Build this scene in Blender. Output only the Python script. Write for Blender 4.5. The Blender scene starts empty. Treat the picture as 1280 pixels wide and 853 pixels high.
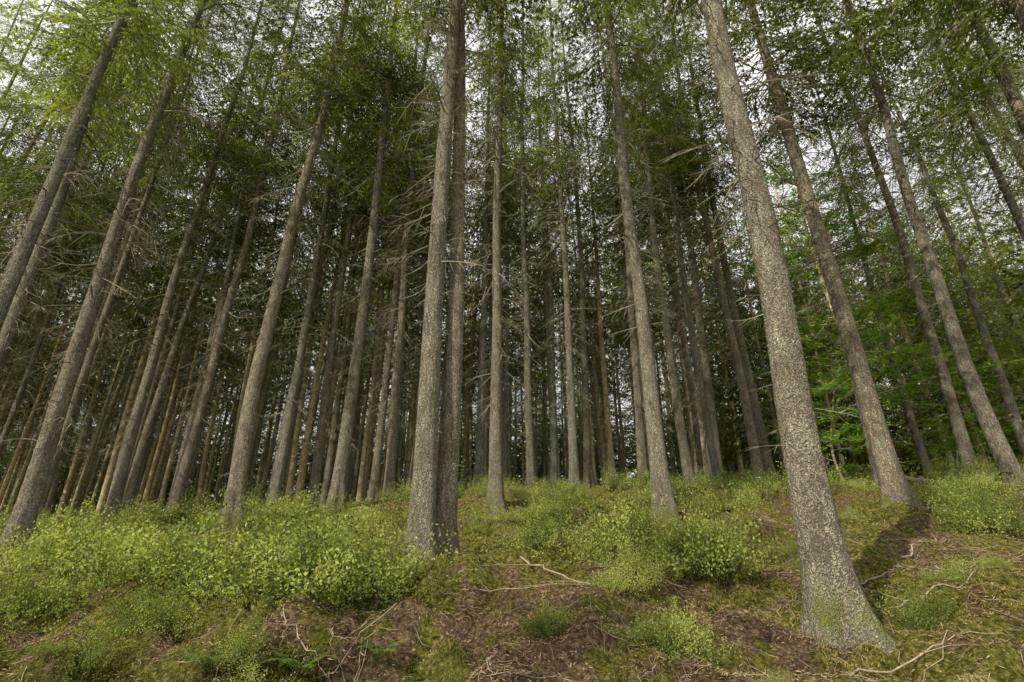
import bpy, math, random
import numpy as np
from mathutils import Vector

R = np.random.RandomState(7)
random.seed(7)
scene = bpy.context.scene
scene.view_settings.view_transform = 'Standard'
scene.view_settings.look = 'None'
scene.view_settings.exposure = 0
scene.view_settings.gamma = 1

# ------------------------------------------------------------------ helpers
TAB = R.rand(256, 256)
def vnoise(x, y):
    x = np.asarray(x, float); y = np.asarray(y, float)
    xi = np.floor(x).astype(int); yi = np.floor(y).astype(int)
    fx = x-xi; fy = y-yi
    fx = fx*fx*(3-2*fx); fy = fy*fy*(3-2*fy)
    a = TAB[xi & 255, yi & 255]; b = TAB[(xi+1) & 255, yi & 255]
    c = TAB[xi & 255, (yi+1) & 255]; d = TAB[(xi+1) & 255, (yi+1) & 255]
    return (a*(1-fx)+b*fx)*(1-fy)+(c*(1-fx)+d*fx)*fy
def fbm(x, y, o=4):
    s = 0; a = .5; t = 0
    for i in range(o):
        s = s+a*vnoise(x*2**i+17.3*i, y*2**i+31.7*i); t += a; a *= .5
    return s/t-.5

def base_h(x, y):
    x = np.asarray(x, float); y = np.asarray(y, float)
    lin = -.26+.28*y
    far = 2.26+1.25*(1-np.exp(-np.maximum(y-9.0, 0)/4.46))
    p = np.where(y < 9.0, lin, far)
    p = np.where(y < -3, -1.1-.6*(1-np.exp(np.minimum(y+3, 0)*.3)), p)
    tl = -3.5*np.tanh(np.maximum(-x, 0)*.085/3.5)
    tr = 1.0*np.tanh(np.maximum(x, 0)*.02/1.0)
    return p+tl+tr
def hgt(x, y):
    x = np.asarray(x, float); y = np.asarray(y, float)
    h = base_h(x, y)
    h = h+.36*fbm(x*.45+3, y*.45+9, 3)
    w = np.exp(-((x+2.6)/2.2)**4-((y-4.0)/1.2)**2)
    h = h+(.42+.3*w)*fbm(x*1.5, y*1.5, 3)
    m = np.sqrt(np.abs(fbm(x*2.3+50, y*2.3, 2))+.004)
    h = h+(.22+.22*w)*(m-.32)
    h = h-.25*np.exp(-((x+2.4)/1.7)**4)*np.exp(-((y-3.95-.5*fbm(x*1.2, y*0+4, 2))/.38)**2)
    h = h+.08*fbm(x*10, y*10, 3)
    return h
def crease(x, y):
    m = np.abs(fbm(x*2.3+50, y*2.3, 2))
    return np.exp(-m/.018)
def litter_mask(x, y):
    g = lambda cx, cy, rx, ry: np.exp(-((x-cx)/rx)**2-((y-cy)/ry)**2)
    s = .36*g(.05, 5.2, .6, 1.0)+.3*g(.2, 4.1, .6, .5)+.35*g(2.0, 4.4, .6, .5)+.35*g(4.6, 6.0, .9, .8)+.35*g(1.2, 4.5, .6, .25)+.3*g(3.2, 7.2, 1, .5)+.2*g(-1.0, 4.5, .9, .35)
    return np.clip(s+1.7*fbm(x*2.1+3, y*2.1+8, 4)+1.5*fbm(x*6, y*6, 3), 0, 1)
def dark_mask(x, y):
    return np.clip(np.exp(-((x+2.7)/2.2)**4)*np.exp(-((y-3.9)/.65)**2)*.95+1.0*fbm(x*1.6+30, y*1.6, 4)+.55*crease(x, y), 0, 1)  # left bank's shade put into the colour, creases darkened too, plus random mottling

def mk_mesh(name, V, Q, M=None, mats=(), smooth=False):
    V = np.asarray(V, np.float32); Q = np.asarray(Q, np.int32)
    me = bpy.data.meshes.new(name)
    me.vertices.add(len(V)); me.vertices.foreach_set('co', V.ravel())
    me.loops.add(len(Q)*4); me.loops.foreach_set('vertex_index', Q.ravel())
    me.polygons.add(len(Q))
    me.polygons.foreach_set('loop_start', np.arange(0, len(Q)*4, 4, dtype=np.int32))
    try:
        me.polygons.foreach_set('loop_total', np.full(len(Q), 4, dtype=np.int32))
    except Exception:
        pass
    for m in mats: me.materials.append(m)
    if M is not None: me.polygons.foreach_set('material_index', np.asarray(M, np.int32))
    if smooth is True:
        me.polygons.foreach_set('use_smooth', np.ones(len(Q), bool))
    elif smooth is not False:
        me.polygons.foreach_set('use_smooth', np.asarray(smooth, bool))
    me.update(calc_edges=True)
    return me

class Acc:
    def __init__(s): s.V = []; s.Q = []; s.M = []; s.n = 0
    def add(s, V, Q, m):
        s.V.append(V); s.Q.append(Q+s.n)
        s.M.append(np.full(len(Q), m) if np.isscalar(m) else m); s.n += len(V)
    def get(s): return np.concatenate(s.V), np.concatenate(s.Q), np.concatenate(s.M)

def tube(P, r, sides=3):
    P = np.asarray(P, float); n = len(P)
    r = np.broadcast_to(np.asarray(r, float), (n,))
    T = np.gradient(P, axis=0); T /= np.linalg.norm(T, axis=1)[:, None]+1e-9
    ref = np.array([.13, .2, 1.]) if abs(T[:, 2]).mean() < .8 else np.array([1., .1, .05])
    A = np.cross(T, ref); A /= np.linalg.norm(A, axis=1)[:, None]+1e-9
    B = np.cross(T, A)
    a = np.arange(sides)*2*math.pi/sides
    V = P[:, None]+r[:, None, None]*(A[:, None]*np.cos(a)[None, :, None]+B[:, None]*np.sin(a)[None, :, None])
    i = np.arange(n-1)[:, None]*sides; j = np.arange(sides)[None]
    j2 = (j+1) % sides
    Q = np.stack([i+j, i+j2, i+sides+j2, i+sides+j], -1).reshape(-1, 4)
    return V.reshape(-1, 3), Q

def kites(P, D, L, W, rs, flat=0.5, mid=.45):
    P = np.asarray(P, float); n = len(P)
    D = D/(np.linalg.norm(D, axis=1)[:, None]+1e-9)
    N = rs.normal(size=(n, 3))*(1-flat)+np.array([0, 0, 1.])*flat*1.5
    S = np.cross(D, N); S /= np.linalg.norm(S, axis=1)[:, None]+1e-9
    L = np.asarray(L).reshape(-1, 1)*np.ones((n, 1)); W = np.asarray(W).reshape(-1, 1)*np.ones((n, 1))
    V = np.stack([P, P+D*L*mid+S*W*.5, P+D*L, P+D*L*mid-S*W*.5], 1).reshape(-1, 3)
    Q = np.arange(n*4).reshape(n, 4)
    return V, Q

# ------------------------------------------------------------------ materials
def new_mat(name):
    m = bpy.data.materials.new(name); m.use_nodes = True
    nt = m.node_tree; nt.nodes.clear()
    return m, nt, nt.nodes, nt.links
def ramp(nodes, stops):
    r = nodes.new('ShaderNodeValToRGB'); e = r.color_ramp.elements
    while len(e) < len(stops): e.new(.5)
    for k, (p, c) in enumerate(stops):
        e[k].position = p; e[k].color = (*c, 1)
    return r

def leaf_mat(name, dark, mid, light, trans=.4, noise_scale=1.2, objw=.3):
    m, nt, N, L = new_mat(name)
    out = N.new('ShaderNodeOutputMaterial')
    geo = N.new('ShaderNodeNewGeometry')
    no = N.new('ShaderNodeTexNoise'); no.inputs['Scale'].default_value = noise_scale; no.inputs['Detail'].default_value = 1
    L.new(geo.outputs['Position'], no.inputs['Vector'])
    oi = N.new('ShaderNodeObjectInfo')
    a = N.new('ShaderNodeMath'); a.operation = 'MULTIPLY_ADD'; a.inputs[1].default_value = .35
    L.new(geo.outputs['Random Per Island'], a.inputs[0])
    b = N.new('ShaderNodeMath'); b.operation = 'MULTIPLY_ADD'; b.inputs[1].default_value = 1.1; b.inputs[2].default_value = -.32
    L.new(no.outputs['Fac'], b.inputs[0]); L.new(b.outputs[0], a.inputs[2])
    c = N.new('ShaderNodeMath'); c.operation = 'MULTIPLY_ADD'; c.inputs[1].default_value = objw
    L.new(oi.outputs['Random'], c.inputs[0]); L.new(a.outputs[0], c.inputs[2])
    r = ramp(N, [(.15, dark), (.5, mid), (.9, light)])
    L.new(c.outputs[0], r.inputs['Fac'])
    p = N.new('ShaderNodeBsdfDiffuse')
    L.new(r.outputs['Color'], p.inputs['Color'])
    t = N.new('ShaderNodeBsdfTranslucent')
    g = N.new('ShaderNodeMixRGB'); g.blend_type = 'MULTIPLY'; g.inputs['Fac'].default_value = 1; g.inputs['Color2'].default_value = (1.7, 1.6, .6, 1)
    L.new(r.outputs['Color'], g.inputs['Color1']); L.new(g.outputs[0], t.inputs['Color'])
    mx = N.new('ShaderNodeMixShader'); mx.inputs['Fac'].default_value = trans
    L.new(p.outputs[0], mx.inputs[1]); L.new(t.outputs[0], mx.inputs[2]); L.new(mx.outputs[0], out.inputs['Surface'])
    return m

needle_mat = leaf_mat('spruce_needles', (.026, .042, .014), (.085, .12, .035), (.29, .35, .08), .4, .7)
beech_mat = leaf_mat('beech_leaf', (.06, .14, .015), (.15, .29, .035), (.30, .46, .07), .5, 1.0)
bil_mat = leaf_mat('bilberry_leaf', (.045, .072, .018), (.17, .225, .05), (.44, .49, .15), .36, 1.9, .42)
grass_mat = leaf_mat('grass_blade', (.05, .06, .013), (.22, .205, .05), (.52, .43, .18), .3, 1.9)
fern_mat = leaf_mat('fern_leaf', (.05, .11, .02), (.12, .20, .04), (.18, .28, .06), .4, 3)

def bark(name, cols, scale=80, zmoss=True):
    m, nt, N, L = new_mat(name)
    out = N.new('ShaderNodeOutputMaterial')
    p = N.new('ShaderNodeBsdfDiffuse')
    tc = N.new('ShaderNodeTexCoord'); mp = N.new('ShaderNodeMapping'); mp.inputs['Scale'].default_value = (1, 1, .6)
    L.new(tc.outputs['Object'], mp.inputs['Vector'])
    wn = N.new('ShaderNodeTexNoise'); wn.inputs['Scale'].default_value = 30; wn.inputs['Detail'].default_value = 3
    L.new(mp.outputs[0], wn.inputs['Vector'])
    wv = N.new('ShaderNodeMixRGB'); wv.blend_type = 'LINEAR_LIGHT'; wv.inputs['Fac'].default_value = .03
    L.new(mp.outputs[0], wv.inputs['Color1']); L.new(wn.outputs['Color'], wv.inputs['Color2'])
    vo = N.new('ShaderNodeTexVoronoi'); vo.inputs['Scale'].default_value = scale; vo.inputs['Randomness'].default_value = 1
    L.new(wv.outputs[0], vo.inputs['Vector'])
    vr = N.new('ShaderNodeMapRange'); vr.inputs['From Min'].default_value = .8; vr.inputs['From Max'].default_value = .2
    L.new(vo.outputs['Distance'], vr.inputs['Value'])
    n1 = N.new('ShaderNodeTexNoise'); n1.inputs['Scale'].default_value = 4; n1.inputs['Detail'].default_value = 7; n1.inputs['Roughness'].default_value = .72
    L.new(mp.outputs[0], n1.inputs['Vector'])
    ms = N.new('ShaderNodeMapping'); ms.inputs['Scale'].default_value = (1, 1, .16); L.new(tc.outputs['Object'], ms.inputs['Vector'])
    n2 = N.new('ShaderNodeTexNoise'); n2.inputs['Scale'].default_value = 40; n2.inputs['Detail'].default_value = 4; n2.inputs['Roughness'].default_value = .7
    L.new(ms.outputs[0], n2.inputs['Vector'])
    r1 = ramp(N, [(.34, cols[0]), (.5, cols[1]), (.66, cols[2])])
    L.new(n1.outputs['Fac'], r1.inputs['Fac'])
    sep = N.new('ShaderNodeSeparateColor'); L.new(vo.outputs['Color'], sep.inputs[0])
    cm = N.new('ShaderNodeMapRange'); cm.inputs['To Min'].default_value = .76; cm.inputs['To Max'].default_value = 1.16
    L.new(sep.outputs[0], cm.inputs['Value'])
    st = N.new('ShaderNodeMapRange'); st.inputs['From Min'].default_value = .35; st.inputs['From Max'].default_value = .65; st.inputs['To Min'].default_value = .6; st.inputs['To Max'].default_value = 1.25
    L.new(n2.outputs['Fac'], st.inputs['Value'])
    mm = N.new('ShaderNodeMath'); mm.operation = 'MULTIPLY'; L.new(cm.outputs[0], mm.inputs[0]); L.new(st.outputs[0], mm.inputs[1])
    oi = N.new('ShaderNodeObjectInfo')
    tr = ramp(N, [(0, (1.08, 1.0, .86)), (.5, (1., .97, .88)), (1, (.88, .92, .85))]); L.new(oi.outputs['Random'], tr.inputs['Fac'])
    m1 = N.new('ShaderNodeMixRGB'); m1.blend_type = 'MULTIPLY'; m1.inputs['Fac'].default_value = 1
    L.new(r1.outputs[0], m1.inputs['Color1']); L.new(tr.outputs[0], m1.inputs['Color2'])
    m2 = N.new('ShaderNodeVectorMath'); m2.operation = 'SCALE'; L.new(m1.outputs[0], m2.inputs[0]); L.new(mm.outputs[0], m2.inputs['Scale'])
    m3 = N.new('ShaderNodeMixRGB'); m3.inputs['Color1'].default_value = (.10, .086, .068, 1)
    L.new(vr.outputs[0], m3.inputs['Fac']); L.new(m2.outputs[0], m3.inputs['Color2'])
    last = m3.outputs[0]
    if zmoss:
        sx = N.new('ShaderNodeSeparateXYZ'); L.new(tc.outputs['Object'], sx.inputs[0])
        zr = N.new('ShaderNodeMapRange'); zr.inputs['From Min'].default_value = .5; zr.inputs['From Max'].default_value = .05
        L.new(sx.outputs['Z'], zr.inputs['Value'])
        mn = N.new('ShaderNodeMath'); mn.operation = 'MULTIPLY'; L.new(zr.outputs[0], mn.inputs[0])
        n3r = N.new('ShaderNodeMapRange'); n3r.inputs['From Min'].default_value = .46; n3r.inputs['From Max'].default_value = .58
        L.new(n1.outputs['Fac'], n3r.inputs['Value']); L.new(n3r.outputs[0], mn.inputs[1])
        m4 = N.new('ShaderNodeMixRGB'); m4.inputs['Color2'].default_value = (.13, .14, .035, 1)
        L.new(mn.outputs[0], m4.inputs['Fac']); L.new(last, m4.inputs['Color1']); last = m4.outputs[0]
    L.new(last, p.inputs['Color'])
    ad = N.new('ShaderNodeMath'); ad.operation = 'MULTIPLY_ADD'; ad.inputs[1].default_value = .8
    L.new(n2.outputs['Fac'], ad.inputs[0]); L.new(vr.outputs[0], ad.inputs[2])
    bp = N.new('ShaderNodeBump'); bp.inputs['Strength'].default_value = 1; bp.inputs['Distance'].default_value = .013
    L.new(ad.outputs[0], bp.inputs['Height']); L.new(bp.outputs[0], p.inputs['Normal'])
    L.new(p.outputs[0], out.inputs['Surface'])
    return m
bark_mat = bark('spruce_bark', [(.22, .19, .15), (.42, .385, .315), (.54, .53, .44)])

def cheap_bark():
    m, nt, N, L = new_mat('distant_spruce_bark')
    out = N.new('ShaderNodeOutputMaterial'); p = N.new('ShaderNodeBsdfDiffuse')
    geo = N.new('ShaderNodeNewGeometry'); n = N.new('ShaderNodeTexNoise'); n.inputs['Scale'].default_value = 9; n.inputs['Detail'].default_value = 3
    L.new(geo.outputs['Position'], n.inputs['Vector'])
    r = ramp(N, [(.3, (.26, .22, .15)), (.7, (.56, .50, .37))]); L.new(n.outputs['Fac'], r.inputs['Fac'])
    oi = N.new('ShaderNodeObjectInfo')
    tr = ramp(N, [(0, (1.12, 1.02, .80)), (.5, (.98, .94, .80)), (1, (.62, .68, .58))]); L.new(oi.outputs['Random'], tr.inputs['Fac'])
    m1 = N.new('ShaderNodeMixRGB'); m1.blend_type = 'MULTIPLY'; m1.inputs['Fac'].default_value = 1
    L.new(r.outputs[0], m1.inputs['Color1']); L.new(tr.outputs[0], m1.inputs['Color2']); L.new(m1.outputs[0], p.inputs['Color'])
    L.new(p.outputs[0], out.inputs['Surface']); return m
bark_far = cheap_bark()

def simple(name, c1, c2, sc=20, bump=0):
    m, nt, N, L = new_mat(name)
    out = N.new('ShaderNodeOutputMaterial'); p = N.new('ShaderNodeBsdfDiffuse')
    geo = N.new('ShaderNodeNewGeometry')
    n = N.new('ShaderNodeTexNoise'); n.inputs['Scale'].default_value = sc; n.inputs['Detail'].default_value = 2
    L.new(geo.outputs['Position'], n.inputs['Vector'])
    ad = N.new('ShaderNodeMath'); ad.operation = 'MULTIPLY_ADD'; ad.inputs[1].default_value = .5
    L.new(geo.outputs['Random Per Island'], ad.inputs[0])
    s = N.new('ShaderNodeMath'); s.operation = 'SUBTRACT'; s.inputs[1].default_value = .25; L.new(n.outputs['Fac'], s.inputs[0]); L.new(s.outputs[0], ad.inputs[2])
    r = ramp(N, [(.2, c1), (.8, c2)]); L.new(ad.outputs[0], r.inputs['Fac']); L.new(r.outputs[0], p.inputs['Color'])
    if bump:
        bp = N.new('ShaderNodeBump'); bp.inputs['Strength'].default_value = bump; bp.inputs['Distance'].default_value = .02
        L.new(n.outputs['Fac'], bp.inputs['Height']); L.new(bp.outputs[0], p.inputs['Normal'])
    L.new(p.outputs[0], out.inputs['Surface'])
    return m
twig_mat = simple('dead_twig', (.12, .10, .07), (.34, .31, .23), 3)
stick_mat = simple('fallen_stick', (.12, .095, .065), (.42, .35, .26))
litter_mat = simple('needle_litter', (.11, .065, .035), (.46, .34, .20))
stump_mat = simple('rotten_wood', (.08, .04, .025), (.22, .125, .08), 22, .9)
stem_mat = simple('shrub_stem', (.10, .11, .04), (.2, .16, .08))

def ground_material():
    m, nt, N, L = new_mat('forest_floor')
    out = N.new('ShaderNodeOutputMaterial'); p = N.new('ShaderNodeBsdfDiffuse')
    geo = N.new('ShaderNodeNewGeometry')
    def noise(s, d=5, r=.6):
        n = N.new('ShaderNodeTexNoise'); n.inputs['Scale'].default_value = s; n.inputs['Detail'].default_value = d; n.inputs['Roughness'].default_value = r
        L.new(geo.outputs['Position'], n.inputs['Vector']); return n
    n2 = noise(24, 6, .8)
    moss = ramp(N, [(.36, (.035, .042, .010)), (.49, (.155, .155, .033)), (.64, (.46, .40, .12))]); L.new(n2.outputs['Fac'], moss.inputs['Fac'])
    soil = ramp(N, [(.36, (.05, .033, .021)), (.5, (.20, .135, .08)), (.64, (.48, .36, .22))]); L.new(n2.outputs['Fac'], soil.inputs['Fac'])
    at = N.new('ShaderNodeAttribute'); at.attribute_name = 'litter'
    f = ramp(N, [(.15, (0, 0, 0)), (.42, (1, 1, 1))]); L.new(at.outputs['Fac'], f.inputs['Fac'])
    mx = N.new('ShaderNodeMixRGB'); L.new(f.outputs[0], mx.inputs['Fac']); L.new(moss.outputs[0], mx.inputs['Color1']); L.new(soil.outputs[0], mx.inputs['Color2'])
    ad = N.new('ShaderNodeAttribute'); ad.attribute_name = 'shade_mottle'  # painted bank shade, dark creases and mottling that multiply the floor colour
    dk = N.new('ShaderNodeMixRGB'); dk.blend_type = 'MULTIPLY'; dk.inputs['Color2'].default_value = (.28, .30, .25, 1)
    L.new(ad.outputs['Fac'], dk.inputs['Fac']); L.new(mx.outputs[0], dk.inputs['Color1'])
    L.new(dk.outputs[0], p.inputs['Color'])
    bp = N.new('ShaderNodeBump'); bp.inputs['Strength'].default_value = 1; bp.inputs['Distance'].default_value = .10
    L.new(n2.outputs['Fac'], bp.inputs['Height']); L.new(bp.outputs[0], p.inputs['Normal'])
    L.new(p.outputs[0], out.inputs['Surface'])
    return m

# ------------------------------------------------------------------ ground
def axis(lo_d, hi_d, step, lo, hi, n):
    d = np.arange(lo_d, hi_d, step)
    k = np.linspace(0, 1, n)[1:]
    a = lo_d-(lo_d-lo)*k**2.6; b = d[-1]+(hi-d[-1])*k**2.6
    return np.concatenate([a[::-1], d, b])
gx = axis(-7, 8, .035, -500, 500, 70); gy = axis(2.4, 11, .035, -300, 700, 70)
X, Y = np.meshgrid(gx, gy)
Z = hgt(X, Y)
nx = len(gx); ny = len(gy)
i = np.arange(ny-1)[:, None]*nx; j = np.arange(nx-1)[None]
Q = np.stack([i+j, i+j+1, i+nx+j+1, i+nx+j], -1).reshape(-1, 4)
me = mk_mesh('ground', np.stack([X, Y, Z], -1).reshape(-1, 3), Q, None, [ground_material()], True)
for nm, fn in (('litter', litter_mask), ('shade_mottle', dark_mask)):
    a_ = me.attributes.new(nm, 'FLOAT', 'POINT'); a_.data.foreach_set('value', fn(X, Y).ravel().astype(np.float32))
bpy.context.collection.objects.link(bpy.data.objects.new('ground', me))

# ------------------------------------------------------------------ spruce
def xf(V, s, pitch, yaw, roll, t):
    V = V*s
    cr, sr = math.cos(roll), math.sin(roll)
    V = np.stack([V[:, 0], V[:, 1]*cr-V[:, 2]*sr, V[:, 1]*sr+V[:, 2]*cr], 1)
    cp, sp = math.cos(pitch), math.sin(pitch)
    V = np.stack([V[:, 0]*cp-V[:, 2]*sp, V[:, 1], V[:, 0]*sp+V[:, 2]*cp], 1)
    cy, sy = math.cos(yaw), math.sin(yaw)
    V = np.stack([V[:, 0]*cy-V[:, 1]*sy, V[:, 0]*sy+V[:, 1]*cy, V[:, 2]], 1)
    return V+t

def branch_template(seed, far=False):
    rs = np.random.RandomState(seed); A = Acc(); Lb = 2.0
    wob = rs.normal(size=2)*.12
    def mp(t): return np.stack([Lb*t, wob[0]*np.sin(t*3)*t, Lb*(-.28*t+.20*t*t)+wob[1]*t*t], -1)
    tt = np.linspace(0, 1, 4 if far else 7)
    v, q = tube(mp(tt), .016*(1-tt*.8), 3); A.add(v, q, 1)
    Ps = []; Ds = []; Ls = []
    for t in np.linspace(.15, 1, 8 if far else 16):
        for sd in (-1, 1):
            if rs.rand() < .15: continue
            l = Lb*(.34*(1-t)**.6+.10)*rs.uniform(.6, 1.2)
            a = math.radians(rs.uniform(40, 72))
            p0 = mp(np.array(t+rs.uniform(-.02, .02)))
            d = np.array([math.cos(a), sd*math.sin(a), -rs.uniform(.25, 1.2)])
            k = max(2, int(l/(.19 if far else .08))); s = np.linspace(.08, 1, k)
            pts = p0+d*l*s[:, None]+np.array([0, 0, -.25])*l*(s**2)[:, None]
            Ps.append(pts); Ds.append(np.repeat(d[None], k, 0)); Ls.append(np.full(k, .3 if far else .13))
            for s2 in (-1, 1):
                perp = np.array([-d[1], d[0], 0])*s2
                dd = d*.7+perp*.75+rs.normal(size=(k, 3))*.22+np.array([0, 0, -.3])
                Ps.append(pts); Ds.append(dd); Ls.append(rs.uniform(.08, .18, k)*(1.15-s*.5)*(2. if far else 1))
    P = np.concatenate(Ps); D = np.concatenate(Ds); Ln = np.concatenate(Ls)
    v, q = kites(P, D, Ln, rs.uniform(.024, .044, len(P))*(2. if far else 1), rs, .3)
    A.add(v, q, 2)
    return A.get()
def dead_template(seed, th=1.):
    rs = np.random.RandomState(seed); A = Acc()
    t = np.linspace(0, 1, 5); w = rs.normal(size=2)*.14
    rs_s = rs.uniform(-1.8, .5)
    def mp(t): return np.stack([t, w[0]*np.sin(3*t), -.15*t+.25*t*t*rs_s+w[1]*np.sin(4*t)*.4], -1)
    v, q = tube(mp(t), .013*th*(1-.75*t), 3); A.add(v, q, 1)
    for k in range(rs.randint(5, 11)):
        t0 = rs.uniform(.15, .95); sd = rs.choice([-1, 1]); l = rs.uniform(.15, .5)*(1.2-t0)
        d = np.array([rs.uniform(.4, 1), sd*rs.uniform(.4, 1), rs.uniform(-.8, .15)])
        s = np.linspace(0, 1, 3)[:, None]
        p = mp(np.array(t0))+d*l*s+np.array([0, 0, -.15])*l*s**2
        v, q = tube(p, np.array([.006, .0045, .002])*th, 3); A.add(v, q, 1)
    return A.get()
BT = [branch_template(s) for s in range(7)]
BF = [branch_template(s+20, True) for s in range(6)]
DT = [dead_template(s+50) for s in range(8)]
DF = [dead_template(s+50, 1.4) for s in range(8)]

def make_tree(name, seed, H=24, cb=9, crown_r=2.3, dead_lo=2.5, dead_n=6, skip=.25, r0=.128, whorl=.55, far=False, stubs=0):
    rs = np.random.RandomState(seed); A = Acc()
    if far:
        z = np.array(list(np.linspace(-.4, 1.2, 5))+list(np.arange(2, H, 1.5))); sides = 8
    else:
        z = np.concatenate([np.linspace(-.4, 1.2, 22), np.arange(1.3, 12, .12), np.arange(12.1, H, .5)]); sides = 28
    a = np.arange(sides)*2*math.pi/sides
    ph = rs.rand(4)*6.28; amp = rs.uniform(.04, .12, 2)
    cx = lambda z: amp[0]*np.sin(z*.33+ph[0])-amp[0]*np.sin(ph[0])+.02*np.sin(z*1.3+ph[2])-.02*np.sin(ph[2])
    cy = lambda z: amp[1]*np.sin(z*.29+ph[1])-amp[1]*np.sin(ph[1])
    rad = lambda z: r0*np.clip(1-z/(H+.5), .01, 1.05)**.8
    zz, aa = np.meshgrid(z, a, indexing='ij')
    fl = .65*np.exp(-np.clip(zz, -.1, 9)/.22)+.35*np.exp(-np.clip(zz, 0, 9)/.8)
    r = rad(zz)*(1+fl*(.66+.34*np.sin(aa*3+ph[2])+.22*np.sin(aa*5+ph[3])))
    if not far:
        r = r+.012*fbm(np.cos(aa)*3+zz*2.2, np.sin(aa)*3+zz*1.1+seed, 3)+.012*(fbm(aa*6/6.28*4, zz*14, 2))*(zz < 12)
    V = np.stack([cx(zz)+r*np.cos(aa), cy(zz)+r*np.sin(aa), zz], -1).reshape(-1, 3)
    i = np.arange(len(z)-1)[:, None]*sides; j = np.arange(sides)[None]; j2 = (j+1) % sides
    Q = np.stack([i+j, i+j2, i+sides+j2, i+sides+j], -1).reshape(-1, 4)
    A.add(V, Q, 0); ntr = len(Q)
    for k in range(stubs):
        zb = rs.uniform(1.0, cb); yaw = rs.rand()*6.283
        v, q, m = DT[rs.randint(len(DT))]
        A.add(xf(v, rs.uniform(.12, .36), rs.uniform(-.5, .3), yaw, rs.normal()*.4, np.array([cx(zb)+rad(zb)*.85*math.cos(yaw), cy(zb)+rad(zb)*.85*math.sin(yaw), zb])), q, m)
    for k in range(int((cb+3-dead_lo)*dead_n)):
        zb = rs.uniform(dead_lo, cb+3)
        g = (zb-dead_lo)/(cb+3-dead_lo)
        v, q, m = (DF if far else DT)[rs.randint(len(DT))]
        s = rs.uniform(.35, 1.1)*(.6+1.2*g)
        yaw = rs.rand()*6.283
        A.add(xf(v, s, rs.uniform(-.4, .25), yaw, rs.normal()*.4, np.array([cx(zb)+rad(zb)*.8*math.cos(yaw), cy(zb)+rad(zb)*.8*math.sin(yaw), zb])), q, m)
    zb = cb
    TT = BF if far else BT
    while zb < H-.2:
        g = (zb-cb)/(H-cb)
        prob = 1-skip-(.30 if g < .1 else (.08 if g < .25 else 0))
        rr = crown_r*(1-g)**.75*(.75+.5*min(g*4, 1)*.5)+.15
        n = 5 if g < .8 else 4
        y0 = rs.rand()*6.28
        for b in range(n):
            if rs.rand() > prob: continue
            yaw = y0+b*6.283/n+rs.normal()*.25
            s = rr*rs.uniform(.65, 1.2)/2.0
            pitch = -.25+.75*g+rs.normal()*.12
            v, q, m = TT[rs.randint(len(TT))]
            zz0 = zb+rs.uniform(-.25, .25)
            A.add(xf(v, max(s, .25), pitch, yaw, rs.normal()*.2, np.array([cx(zz0), cy(zz0), zz0])), q, m)
        zb += whorl*(1-.25*g)*rs.uniform(.7, 1.3)
    V, Q, M = A.get()
    sm = np.zeros(len(Q), bool); sm[:ntr] = True
    return mk_mesh(name, V, Q, M, [bark_far if far else bark_mat, twig_mat, needle_mat], sm)

T = {
 'n0': make_tree('spruce_mesh_a', 1, 23, 8.4, 2.1, 3.6, 9, .37, whorl=.6, stubs=55),
 'n1': make_tree('spruce_mesh_b', 2, 22, 8.8, 2.0, 3.0, 11, .39, whorl=.6, stubs=55),
 'n2': make_tree('spruce_mesh_c', 3, 24, 9.4, 2.1, 3.2, 11, .37, whorl=.62, stubs=55),
 'b0': make_tree('spruce_mesh_d', 4, 21, 8.9, 1.8, 1.8, 15, .37, whorl=.6),
 'b1': make_tree('spruce_mesh_e', 5, 23, 10.0, 1.9, 1.6, 14, .37, whorl=.6),
 'f0': make_tree('spruce_mesh_g', 14, 19, 9.0, 1.8, 1.8, 9, .38, r0=.122, whorl=.78, far=True),
 'f1': make_tree('spruce_mesh_h', 15, 20, 10.0, 1.9, 1.6, 9, .38, r0=.122, whorl=.78, far=True),
 'low': make_tree('spruce_mesh_f', 6, 15, 1.0, 2.6, 1.0, 2, .12, .10, .62, far=True),
}
placed = []
forest = bpy.data.objects.new('distant_spruce_forest', None)
bpy.context.collection.objects.link(forest)
def put_tree(kind, x, y, d=.34, rot=None, lean=(0, 0), hs=1.0, distant=False, ws=1.):
    o = bpy.data.objects.new('distant_spruce' if distant else 'spruce_tree', T[kind])
    s = d/.34
    o.scale = (s*ws, s*ws, hs)
    o.location = (x, y, float(hgt(x, y))-.04)
    o.rotation_euler = (lean[1], lean[0], R.rand()*6.28 if rot is None else rot)
    bpy.context.collection.objects.link(o)
    if distant: o.parent = forest
    placed.append((x, y)); return o

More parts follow.
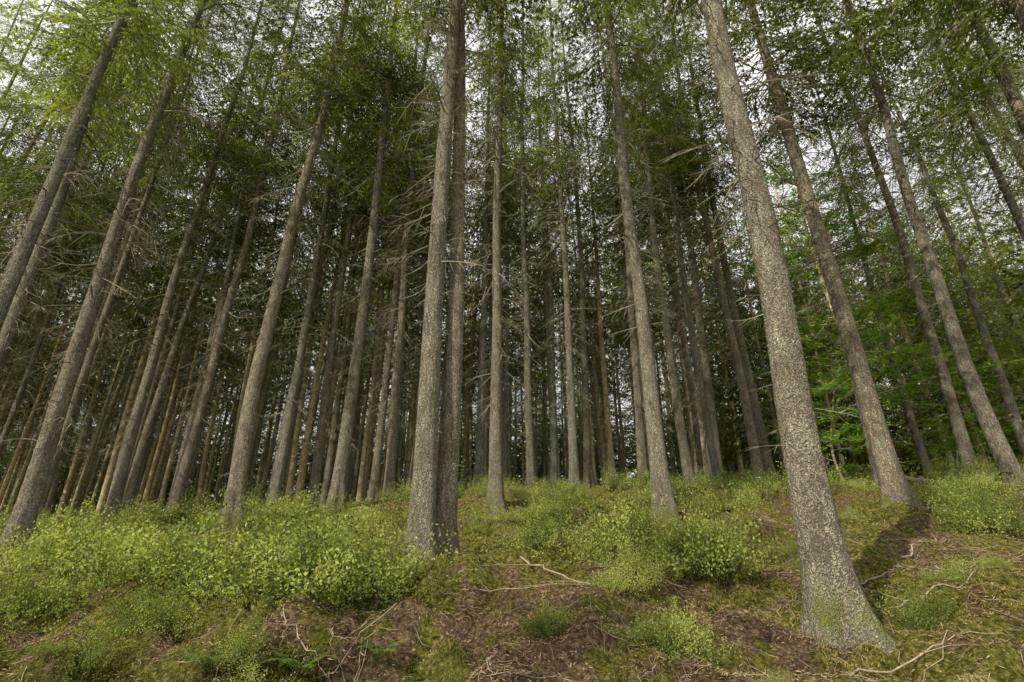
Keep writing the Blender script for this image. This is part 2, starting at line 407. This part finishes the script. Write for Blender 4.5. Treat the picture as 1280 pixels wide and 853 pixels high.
KEY = [
 ('n0', 2.60, 4.62, .42, (.0, 0)), ('n1', -.95, 5.80, .34, (0, 0)), ('n2', -.76, 6.02, .30, (-.004, .0)),
 ('b0', -.26, 9.05, .29, (0, 0)), ('n1', 2.22, 7.75, .33, (0, 0)), ('n0', 6.2, 8.6, .42, (0, 0)),
 ('n2', 9.1, 9.5, .36, (0, 0)), ('b1', 11.0, 12.5, .36, (0, 0)), ('n1', 9.95, 7.4, .35, (0, 0)),
 ('n0', 8.9, 5.4, .40, (-.05, 0)), ('n2', -4.9, 9.5, .38, (0, 0)), ('n1', -3.5, 10.6, .35, (.01, 0)),
 ('b1', -7.85, 8.7, .38, (.03, 0)), ('n0', -7.1, 6.4, .28, (.0, 0)),
 ('b0', -8.6, 11.6, .32, (0, 0)), ('b1', -7.7, 12.2, .33, (0, 0)), ('n2', -10.4, 9.6, .35, (0, 0)),
 ('b0', -3.3, 12.6, .27, (0, 0)), ('b1', -2.8, 12.0, .29, (0, 0)), ('b0', -5.6, 12.6, .32, (0, 0)),
 ('b1', -5.0, 13.4, .32, (0, 0)), ('b0', -4.7, 14.6, .32, (0, 0)),
 ('b1', .45, 12.7, .28, (0, 0)), ('b0', 1.15, 14.8, .31, (0, 0)), ('b0', 1.45, 12.4, .28, (0, 0)), ('b1', 2.2, 15.2, .31, (0, 0)),
 ('b1', 3.5, 14.0, .32, (0, 0)), ('b0', 4.0, 11.8, .29, (.0, 0)), ('b1', 5.6, 14.2, .34, (0, 0)), ('b0', 5.1, 13.1, .30, (0, 0)),
 ('n2', 6.2, 13.2, .33, (0, 0)), ('b1', 6.9, 14.0, .35, (0, 0)), ('b0', -.9, 14.2, .32, (0, 0)), ('b1', 8.2, 11.7, .29, (0, 0)),
 ('b0', 13.2, 11.0, .33, (0, 0)), ('b1', 15, 15.0, .34, (0, 0)),
]
for k, x, y, d, ln in KEY: put_tree(k, x, y, d, lean=ln)
for x, y in [(13, 3), (-10, -6.5), (6, -9), (-17, -6)]:  # unseen trees; the behind-left pair added to dapple sunlight on the ground
    put_tree('f%d' % R.randint(2), x, y, .38)
rs = np.random.RandomState(11)
for it in range(26000):
    y = rs.uniform(11.5, 47); x = rs.uniform(-1.3*y-4, 1.25*y+4)
    if y < 14 and -6 < x < 14: continue
    low = (x > 8 and 15 < y and rs.rand() < .30) or (y > 36)
    md = 1.45 if x < 0 else 1.6
    if x > 7 and y < 22: md = 2.8
    if y > 34: md = 2.3
    P = np.array(placed)
    if np.min((P[:, 0]-x)**2+(P[:, 1]-y)**2) < md*md: continue
    if low: kind = 'low'
    elif y > 17: kind = ['f0', 'f1'][rs.randint(2)]
    else: kind = ['b0', 'b1', 'n1', 'n2', 'b0'][rs.randint(5)]
    put_tree(kind, x, y, rs.uniform(.22, .37), hs=rs.uniform(.88, 1.1), lean=(rs.normal()*.016, rs.normal()*.016), distant=(y > 17), ws=1.25 if low else 1)
print('TREES', len(placed))

# ------------------------------------------------------------------ beech
def make_beech(name, seed, H, R0, r0, nb):
    rs = np.random.RandomState(seed); A = Acc()
    t = np.linspace(0, 1, 14)
    P = np.stack([.25*np.sin(t*4), .2*np.sin(t*5+1), -.2+H*t*.92], -1)
    v, q = tube(P, r0*(1-.85*t), 10); A.add(v, q, 0)
    LP = []; LD = []
    for k in range(nb):
        t0 = rs.uniform(.22, .98); p0 = np.array([.25*math.sin(t0*4), .2*math.sin(t0*5+1), -.2+H*t0*.92])
        az = rs.rand()*6.28; ln = R0*(1.15-t0*.8)*rs.uniform(.6, 1.1)
        d = np.array([math.cos(az), math.sin(az), rs.uniform(.0, .5)])
        s = np.linspace(0, 1, 6)[:, None]
        pts = p0+d*ln*s+np.array([0, 0, -.12])*ln*s**2+rs.normal(size=(6, 3))*.04*s
        v, q = tube(pts, .03*(1-.85*s[:, 0])*r0/.12, 4); A.add(v, q, 0)
        for m in range(int(10*ln)):
            s0 = rs.uniform(.25, 1); pp = p0+d*ln*s0+np.array([0, 0, -.12])*ln*s0*s0
            dd = np.array([d[0], d[1], 0])*.6+np.append(rs.normal(size=2)*.8, rs.normal()*.15); l2 = rs.uniform(.3, .8)
            n = 20; u = rs.uniform(.1, 1, n)[:, None]
            lp = pp+dd*l2*u+rs.normal(size=(n, 3))*np.array([.06, .06, .025])
            LP.append(lp); LD.append(dd+rs.normal(size=(n, 3))*.6+np.array([0, 0, -.2]))
            v, q = tube(np.stack([pp, pp+dd*l2]), [.005, .002], 3); A.add(v, q, 0)
    LP = np.concatenate(LP); LD = np.concatenate(LD)
    v, q = kites(LP, LD, rs.uniform(.07, .11, len(LP)), rs.uniform(.045, .065, len(LP)), rs, .75)
    A.add(v, q, 1)
    V, Q, M = A.get(); return mk_mesh(name, V, Q, M, [bark_far, beech_mat])
bm1 = make_beech('beech_mesh', 3, 12.5, 3.0, .12, 64)
bm2 = make_beech('beech_sapling_mesh', 5, 3.6, 1.2, .04, 26)
for me_, x, y in [(bm1, 10.3, 14.6), (bm2, 8.4, 13.0), (bm2, 13.5, 15.5), (bm1, 17, 19)]:
    o = bpy.data.objects.new('beech_tree', me_); o.location = (x, y, float(hgt(x, y))); o.rotation_euler[2] = x
    bpy.context.collection.objects.link(o)

# ------------------------------------------------------------------ bilberry
def make_bil(seed, n=95, rad=.30, hh=.42, ls=1):
    rs = np.random.RandomState(seed); A = Acc(); LP = []; LD = []
    for k in range(n):
        b = rs.normal(size=2)*rad*.5; out = b*rs.uniform(.3, 1.1)+rs.normal(size=2)*.09
        h = hh*rs.uniform(.4, 1.25)*(1-.35*min(1, np.hypot(*b)/rad))
        s = np.linspace(0, 1, 4)[:, None]
        pts = np.concatenate([b+out*s**1.3, h*s-.04], 1)
        v, q = tube(pts, [.0025, .0022, .0018, .001], 3); A.add(v, q, 0)
        m = 36; u = rs.uniform(.3, 1.03, m)[:, None]
        lp = np.concatenate([b+out*u**1.3, h*u-.04], 1)+rs.normal(size=(m, 3))*np.array([.024, .024, .015])
        LP.append(lp); LD.append(rs.normal(size=(m, 3))+np.array([0, 0, .35]))
    LP = np.concatenate(LP); LD = np.concatenate(LD)
    v, q = kites(LP, LD, rs.uniform(.015, .029, len(LP))*ls, rs.uniform(.010, .018, len(LP))*ls, rs, .4)
    A.add(v, q, 1)
    V, Q, M = A.get(); return mk_mesh('bilberry_mesh', V, Q, M, [stem_mat, bil_mat])
BM = [make_bil(s, n=[105, 65, 120, 50, 85, 95][s], rad=[.3, .2, .34, .18, .28, .3][s], hh=[.42, .5, .36, .55, .42, .3][s]) for s in range(6)]
def patch(cx, cy, rx, ry, n, sc=1.0, name='bilberry_bush'):
    e = bpy.data.objects.new(name, None); e.location = (cx, cy, float(hgt(cx, cy))); bpy.context.collection.objects.link(e)
    z0 = e.location.z
    for k in range(n):
        a = rs.rand()*6.28; r = math.sqrt(rs.rand())
        x = cx+rx*r*math.cos(a); y = cy+ry*r*math.sin(a)
        o = bpy.data.objects.new('shrub_clump', BM[rs.randint(6)]); o.parent = e
        o.location = (x-cx, y-cy, float(hgt(x, y))-z0-.02); s = sc*rs.uniform(.5, 1.4)*(1.2-.45*r)
        o.scale = (s, s, s*rs.uniform(.8, 1.25)); o.rotation_euler = (rs.normal()*.15, rs.normal()*.15, rs.rand()*6.28)
        bpy.context.collection.objects.link(o)
for p in [(-1.75, 5.6, .65, .42, 16, 1.45), (-2.8, 6.0, .6, .4, 11, 1.4), (-4.1, 6.4, .65, .4, 10, 1.3), (-5.8, 7.4, 1.0, .5, 12, 1.3),
          (-3.3, 5.2, .4, .2, 4, .8), (-2.6, 8.3, .6, .3, 6, 1.1), (-5.8, 10.2, 1.7, .6, 14, 1.1), (-3.8, 9.3, .7, .3, 6, 1.), (-8.0, 9.7, 2.0, .8, 13, 1.1),
          (.3, 6.6, .22, .2, 4, 1.0), (1.25, 6.0, .45, .35, 11, 1.3), (2.0, 5.55, .3, .22, 6, 1.2), (1.05, 5.1, .25, .15, 4, .85),
          (2.3, 6.6, .25, .2, 3, 1.0), (.9, 7.8, .5, .25, 5, .9), (-.3, 7.8, .4, .3, 4, .8), (0.3, 9.8, 1.5, .5, 10, .8), (3.6, 9.6, 1.1, .5, 9, .95),
          (2.6, 12, 2.4, .7, 12, .85), (-1.5, 11, 1.6, .6, 11, .9), (6.0, 11.0, 1.6, .6, 11, 1.0), (7.5, 9.0, 1.0, .6, 10, 1.15), (6.6, 7.6, .7, .35, 7, 1.15),
          (8.6, 7.6, .8, .5, 9, 1.25), (3.35, 4.65, .22, .12, 3, .6), (-1.75, 4.1, .25, .15, 4, .6), (9.8, 11.0, 1.5, .7, 10, 1.1),
          (-11, 12.5, 2.5, 1.2, 13, 1.1), (4.6, 7.6, .3, .2, 3, .6), (-5.0, 5.6, .45, .25, 5, 1.), (.4, 4.5, .25, .15, 2, .4), (3.3, 6.2, .15, .15, 2, .5),
          (1.1, 4.35, .2, .12, 4, .65), (-.2, 3.9, .2, .1, 2, .35), (4.2, 5.2, .5, .3, 4, .4), (2.0, 3.9, .4, .15, 3, .3), (-3.2, 4.4, .3, .15, 3, .5)]:
    patch(*p)
e = bpy.data.objects.new('forest_undergrowth', None); bpy.context.collection.objects.link(e)
for k in range(260):
    y = rs.uniform(11.5, 24); x = rs.uniform(-1.2*y, 1.2*y)
    if fbm(np.array(x*.3), np.array(y*.3), 2) < -.02: continue
    o = bpy.data.objects.new('shrub_clump', BM[rs.randint(6)]); o.parent = e; s = rs.uniform(.7, 1.3)
    o.location = (x, y, float(hgt(x, y))-.03); o.scale = (s*1.3, s*1.3, s); o.rotation_euler[2] = rs.rand()*6.28
    bpy.context.collection.objects.link(o)

# ------------------------------------------------------------------ grass / moss blades
def scatter(n, y0, y1, pw=1.4):
    u = rs.rand(n)**pw; y = y0+(y1-y0)*u
    x = rs.uniform(-1, 1, n)*(.95*y+.6)
    return x, y
x, y = scatter(250000, 2.7, 13)
k = (litter_mask(x, y) < rs.uniform(.02, .5, len(x))) & (dark_mask(x, y) < rs.uniform(.1, 1.0, len(x)))
x = x[k]; y = y[k]; n = len(x)
z = hgt(x, y)
lean = rs.normal(size=(n, 3))*.8; lean[:, 2] = 1
cl = .25+2.6*np.clip(fbm(x*2.6+9, y*2.6, 3)+.08, 0, 1)
v, q = kites(np.stack([x, y, z-.005], -1), lean, rs.uniform(.02, .05, n)*cl, rs.uniform(.003, .006, n)*(1+y*.06), rs, 0, .3)
me = mk_mesh('grass', v, q, None, [grass_mat]); bpy.context.collection.objects.link(bpy.data.objects.new('grass', me))
x, y = scatter(180000, 2.7, 11)
k = litter_mask(x, y) > rs.uniform(-.2, .5, len(x)); x = x[k]; y = y[k]
n = len(x); z = hgt(x, y)+rs.uniform(.002, .014, n)
D = rs.normal(size=(n, 3)); D[:, 2] *= .3
v, q = kites(np.stack([x, y, z], -1), D, rs.uniform(.015, .06, n), rs.uniform(.003, .010, n), rs, .6)
me = mk_mesh('needle_litter', v, q, None, [litter_mat]); bpy.context.collection.objects.link(bpy.data.objects.new('needle_litter', me))
A = Acc()
x, y = scatter(2600, 2.8, 9, 1.2)
for a in range(len(x)):
    lm = float(litter_mask(x[a], y[a]))
    if rs.rand() > .5+lm: continue
    L = rs.uniform(.06, .30)*(2.4 if rs.rand() < .08 else 1); az = rs.rand()*6.28
    t = np.linspace(-.5, .5, 6)
    px = x[a]+L*t*math.cos(az)+.06*L*rs.normal(size=6); py = y[a]+L*t*math.sin(az)+.06*L*rs.normal(size=6)
    g = hgt(px, py); pz = .35*g+.65*(g[0]+(g[-1]-g[0])*(t+.5))+.012+.02*rs.rand()
    rr = rs.uniform(.0016, .0038)*(1.6 if L > .45 else 1)
    v, q = tube(np.stack([px, py, np.maximum(pz, g+.003)], -1), rr*np.linspace(1, .4, 6), 5); A.add(v, q, 0)
V, Q, M = A.get(); me = mk_mesh('fallen_twigs', V, Q, M, [stick_mat]); bpy.context.collection.objects.link(bpy.data.objects.new('fallen_twigs', me))

def fallen(name, p0, p1, r, seed):
    rr = np.random.RandomState(seed); A = Acc(); n = 14; t = np.linspace(0, 1, n)
    px = p0[0]+(p1[0]-p0[0])*t+rr.normal(size=n)*.02; py = p0[1]+(p1[1]-p0[1])*t+rr.normal(size=n)*.02
    g = hgt(px, py); pz = np.maximum(g[0]+(g[-1]-g[0])*t, g)*.7+g*.3+r*.8
    P = np.stack([px, py, pz], -1)
    v, q = tube(P, r*(1-.6*t), 8); A.add(v, q, 0)
    for k in range(7):
        b = P[rr.randint(2, n)]; d = rr.normal(size=3); d[2] = abs(d[2])*.4; l = rr.uniform(.08, .35)
        v, q = tube(np.stack([b, b+d*l*.5, b+d*l+np.array([0, 0, -.03])]), [r*.35, r*.25, r*.1], 4); A.add(v, q, 0)
    V, Q, M = A.get(); me = mk_mesh(name, V, Q, M, [stick_mat], True); bpy.context.collection.objects.link(bpy.data.objects.new(name, me))
fallen('fallen_log', (7.9, 10.6), (9.6, 8.6), .05, 1)
fallen('fallen_branch', (.1, 6.0), (.95, 4.95), .011, 2)
fallen('fallen_branch', (-.5, 5.3), (.5, 5.5), .007, 7)
fallen('fallen_branch', (-1.9, 4.7), (-1.2, 4.2), .007, 3)
fallen('fallen_branch', (2.2, 3.95), (3.3, 4.1), .008, 4)
fallen('fallen_branch', (4.2, 6.0), (5.6, 7.0), .012, 6)
fallen('fallen_branch', (3.2, 5.4), (4.3, 5.9), .010, 8)
fallen('fallen_branch', (3.3, 5.0), (4.4, 4.9), .008, 9)

def stump(x, y, r, h, seed):
    rr = np.random.RandomState(seed); sides = 30; a = np.arange(sides)*6.283/sides
    z = np.linspace(-.1, 1, 12); zz, aa = np.meshgrid(z, a, indexing='ij')
    jag = h*(.35+1.1*vnoise(np.cos(a)*2+9, np.sin(a)*2+seed)+.25*rr.rand(sides))
    rad = r*(1+.9*np.exp(-np.clip(zz, 0, 1)/.3)*(.6+.4*np.sin(aa*4)))*(1-.35*zz)+.03*fbm(aa*5, zz*4, 2)
    V = np.stack([rad*np.cos(aa), rad*np.sin(aa), zz*jag[None]], -1)
    inner = np.stack([rad[-1]*.7*np.cos(a), rad[-1]*.7*np.sin(a), jag*.6], -1)[None]
    core = np.stack([rad[-1]*.02*np.cos(a), rad[-1]*.02*np.sin(a), jag*0+h*.3], -1)[None]
    V = np.concatenate([V, inner, core]); m = len(V)
    i = np.arange(m-1)[:, None]*sides; j = np.arange(sides)[None]; j2 = (j+1) % sides
    Q = np.stack([i+j, i+j2, i+sides+j2, i+sides+j], -1).reshape(-1, 4)
    me = mk_mesh('tree_stump', V.reshape(-1, 3), Q, None, [stump_mat], False)
    o = bpy.data.objects.new('tree_stump', me); o.location = (x, y, float(hgt(x, y))-.02); bpy.context.collection.objects.link(o)
stump(1.60, 4.95, .085, .11, 1)

def fern(x, y, s, seed, nf=8):
    rr = np.random.RandomState(seed); A = Acc(); P = []; D = []; LL = []
    for f in range(nf):
        az = f*6.283/nf+rr.normal()*.2; L = rr.uniform(.35, .5); t = np.linspace(0, 1, 26)
        up = rr.uniform(.6, 1.1)
        c = np.stack([math.cos(az)*L*t, math.sin(az)*L*t, L*(up*t-.75*up*t*t)*1.5], -1)
        v, q = tube(c[::5], .003, 3); A.add(v, q, 0)
        side = np.array([-math.sin(az), math.cos(az), -.1])
        for sd in (-1, 1):
            P.append(c[3:]); D.append(side*sd*np.array([1, 1, sd])+np.array([math.cos(az), math.sin(az), 0])*.35+rr.normal(size=(23, 3))*.06)
            LL.append(.11*np.sin(np.clip(1.05-t[3:], 0, 1)*1.9)+.01)
    P = np.concatenate(P); LL = np.concatenate(LL)
    v, q = kites(P, np.concatenate(D), LL, .02, rr, .9, .25); A.add(v, q, 1)
    V, Q, M = A.get(); me = mk_mesh('fern', V*s, Q, M, [stem_mat, fern_mat])
    o = bpy.data.objects.new('fern', me); o.location = (x, y, float(hgt(x, y))+.03); bpy.context.collection.objects.link(o)
fern(-.72, 4.15, .85, 1); fern(-1.5, 4.25, .65, 2); fern(-2.1, 4.2, .75, 3); fern(9.0, 9.8, 1.3, 4); fern(-.98, 4.35, .55, 5)

# ------------------------------------------------------------------ light
EL = math.radians(37); sx, sy = -.70, -.714
world = bpy.data.worlds.new('World'); scene.world = world; world.use_nodes = True
nt = world.node_tree; N = nt.nodes; L = nt.links; N.clear()
out = N.new('ShaderNodeOutputWorld'); bg = N.new('ShaderNodeBackground'); bg.inputs['Strength'].default_value = .145
sky = N.new('ShaderNodeTexSky'); sky.sky_type = 'NISHITA'; sky.sun_disc = False
sky.sun_elevation = EL; sky.sun_rotation = math.atan2(sx, sy) % (2*math.pi)
tc = N.new('ShaderNodeTexCoord'); cn = N.new('ShaderNodeTexNoise'); cn.inputs['Scale'].default_value = 2.2; cn.inputs['Detail'].default_value = 3
L.new(tc.outputs['Generated'], cn.inputs['Vector'])
cr = ramp(N, [(.35, (.62, .61, .62)), (.65, (.85, .82, .81))]); L.new(cn.outputs['Fac'], cr.inputs['Fac'])
sc = N.new('ShaderNodeVectorMath'); sc.operation = 'SCALE'; sc.inputs['Scale'].default_value = 12.0; L.new(cr.outputs[0], sc.inputs[0])
mx = N.new('ShaderNodeMixRGB'); mx.inputs['Fac'].default_value = .88
L.new(sky.outputs[0], mx.inputs['Color1']); L.new(sc.outputs[0], mx.inputs['Color2']); L.new(mx.outputs[0], bg.inputs['Color'])
L.new(bg.outputs[0], out.inputs['Surface'])
sl = bpy.data.lights.new('sun', 'SUN'); sl.energy = 5.0; sl.angle = math.radians(.6); sl.color = (1, .93, .76)
so = bpy.data.objects.new('sun', sl); so.location = (-20, -20, 40)
so.rotation_euler = Vector((sx*math.cos(EL), sy*math.cos(EL), math.sin(EL))).to_track_quat('Z', 'Y').to_euler()
bpy.context.collection.objects.link(so)

# ------------------------------------------------------------------ camera
cd = bpy.data.cameras.new('camera'); cd.lens = 18; cd.sensor_width = 36; cd.clip_end = 2000; cd.clip_start = .05
co = bpy.data.objects.new('camera', cd); co.location = (0, 0, 1.5); co.rotation_euler = (math.radians(90+23), 0, 0)
bpy.context.collection.objects.link(co); scene.camera = co
print('CAM ground', float(hgt(0, 0)))
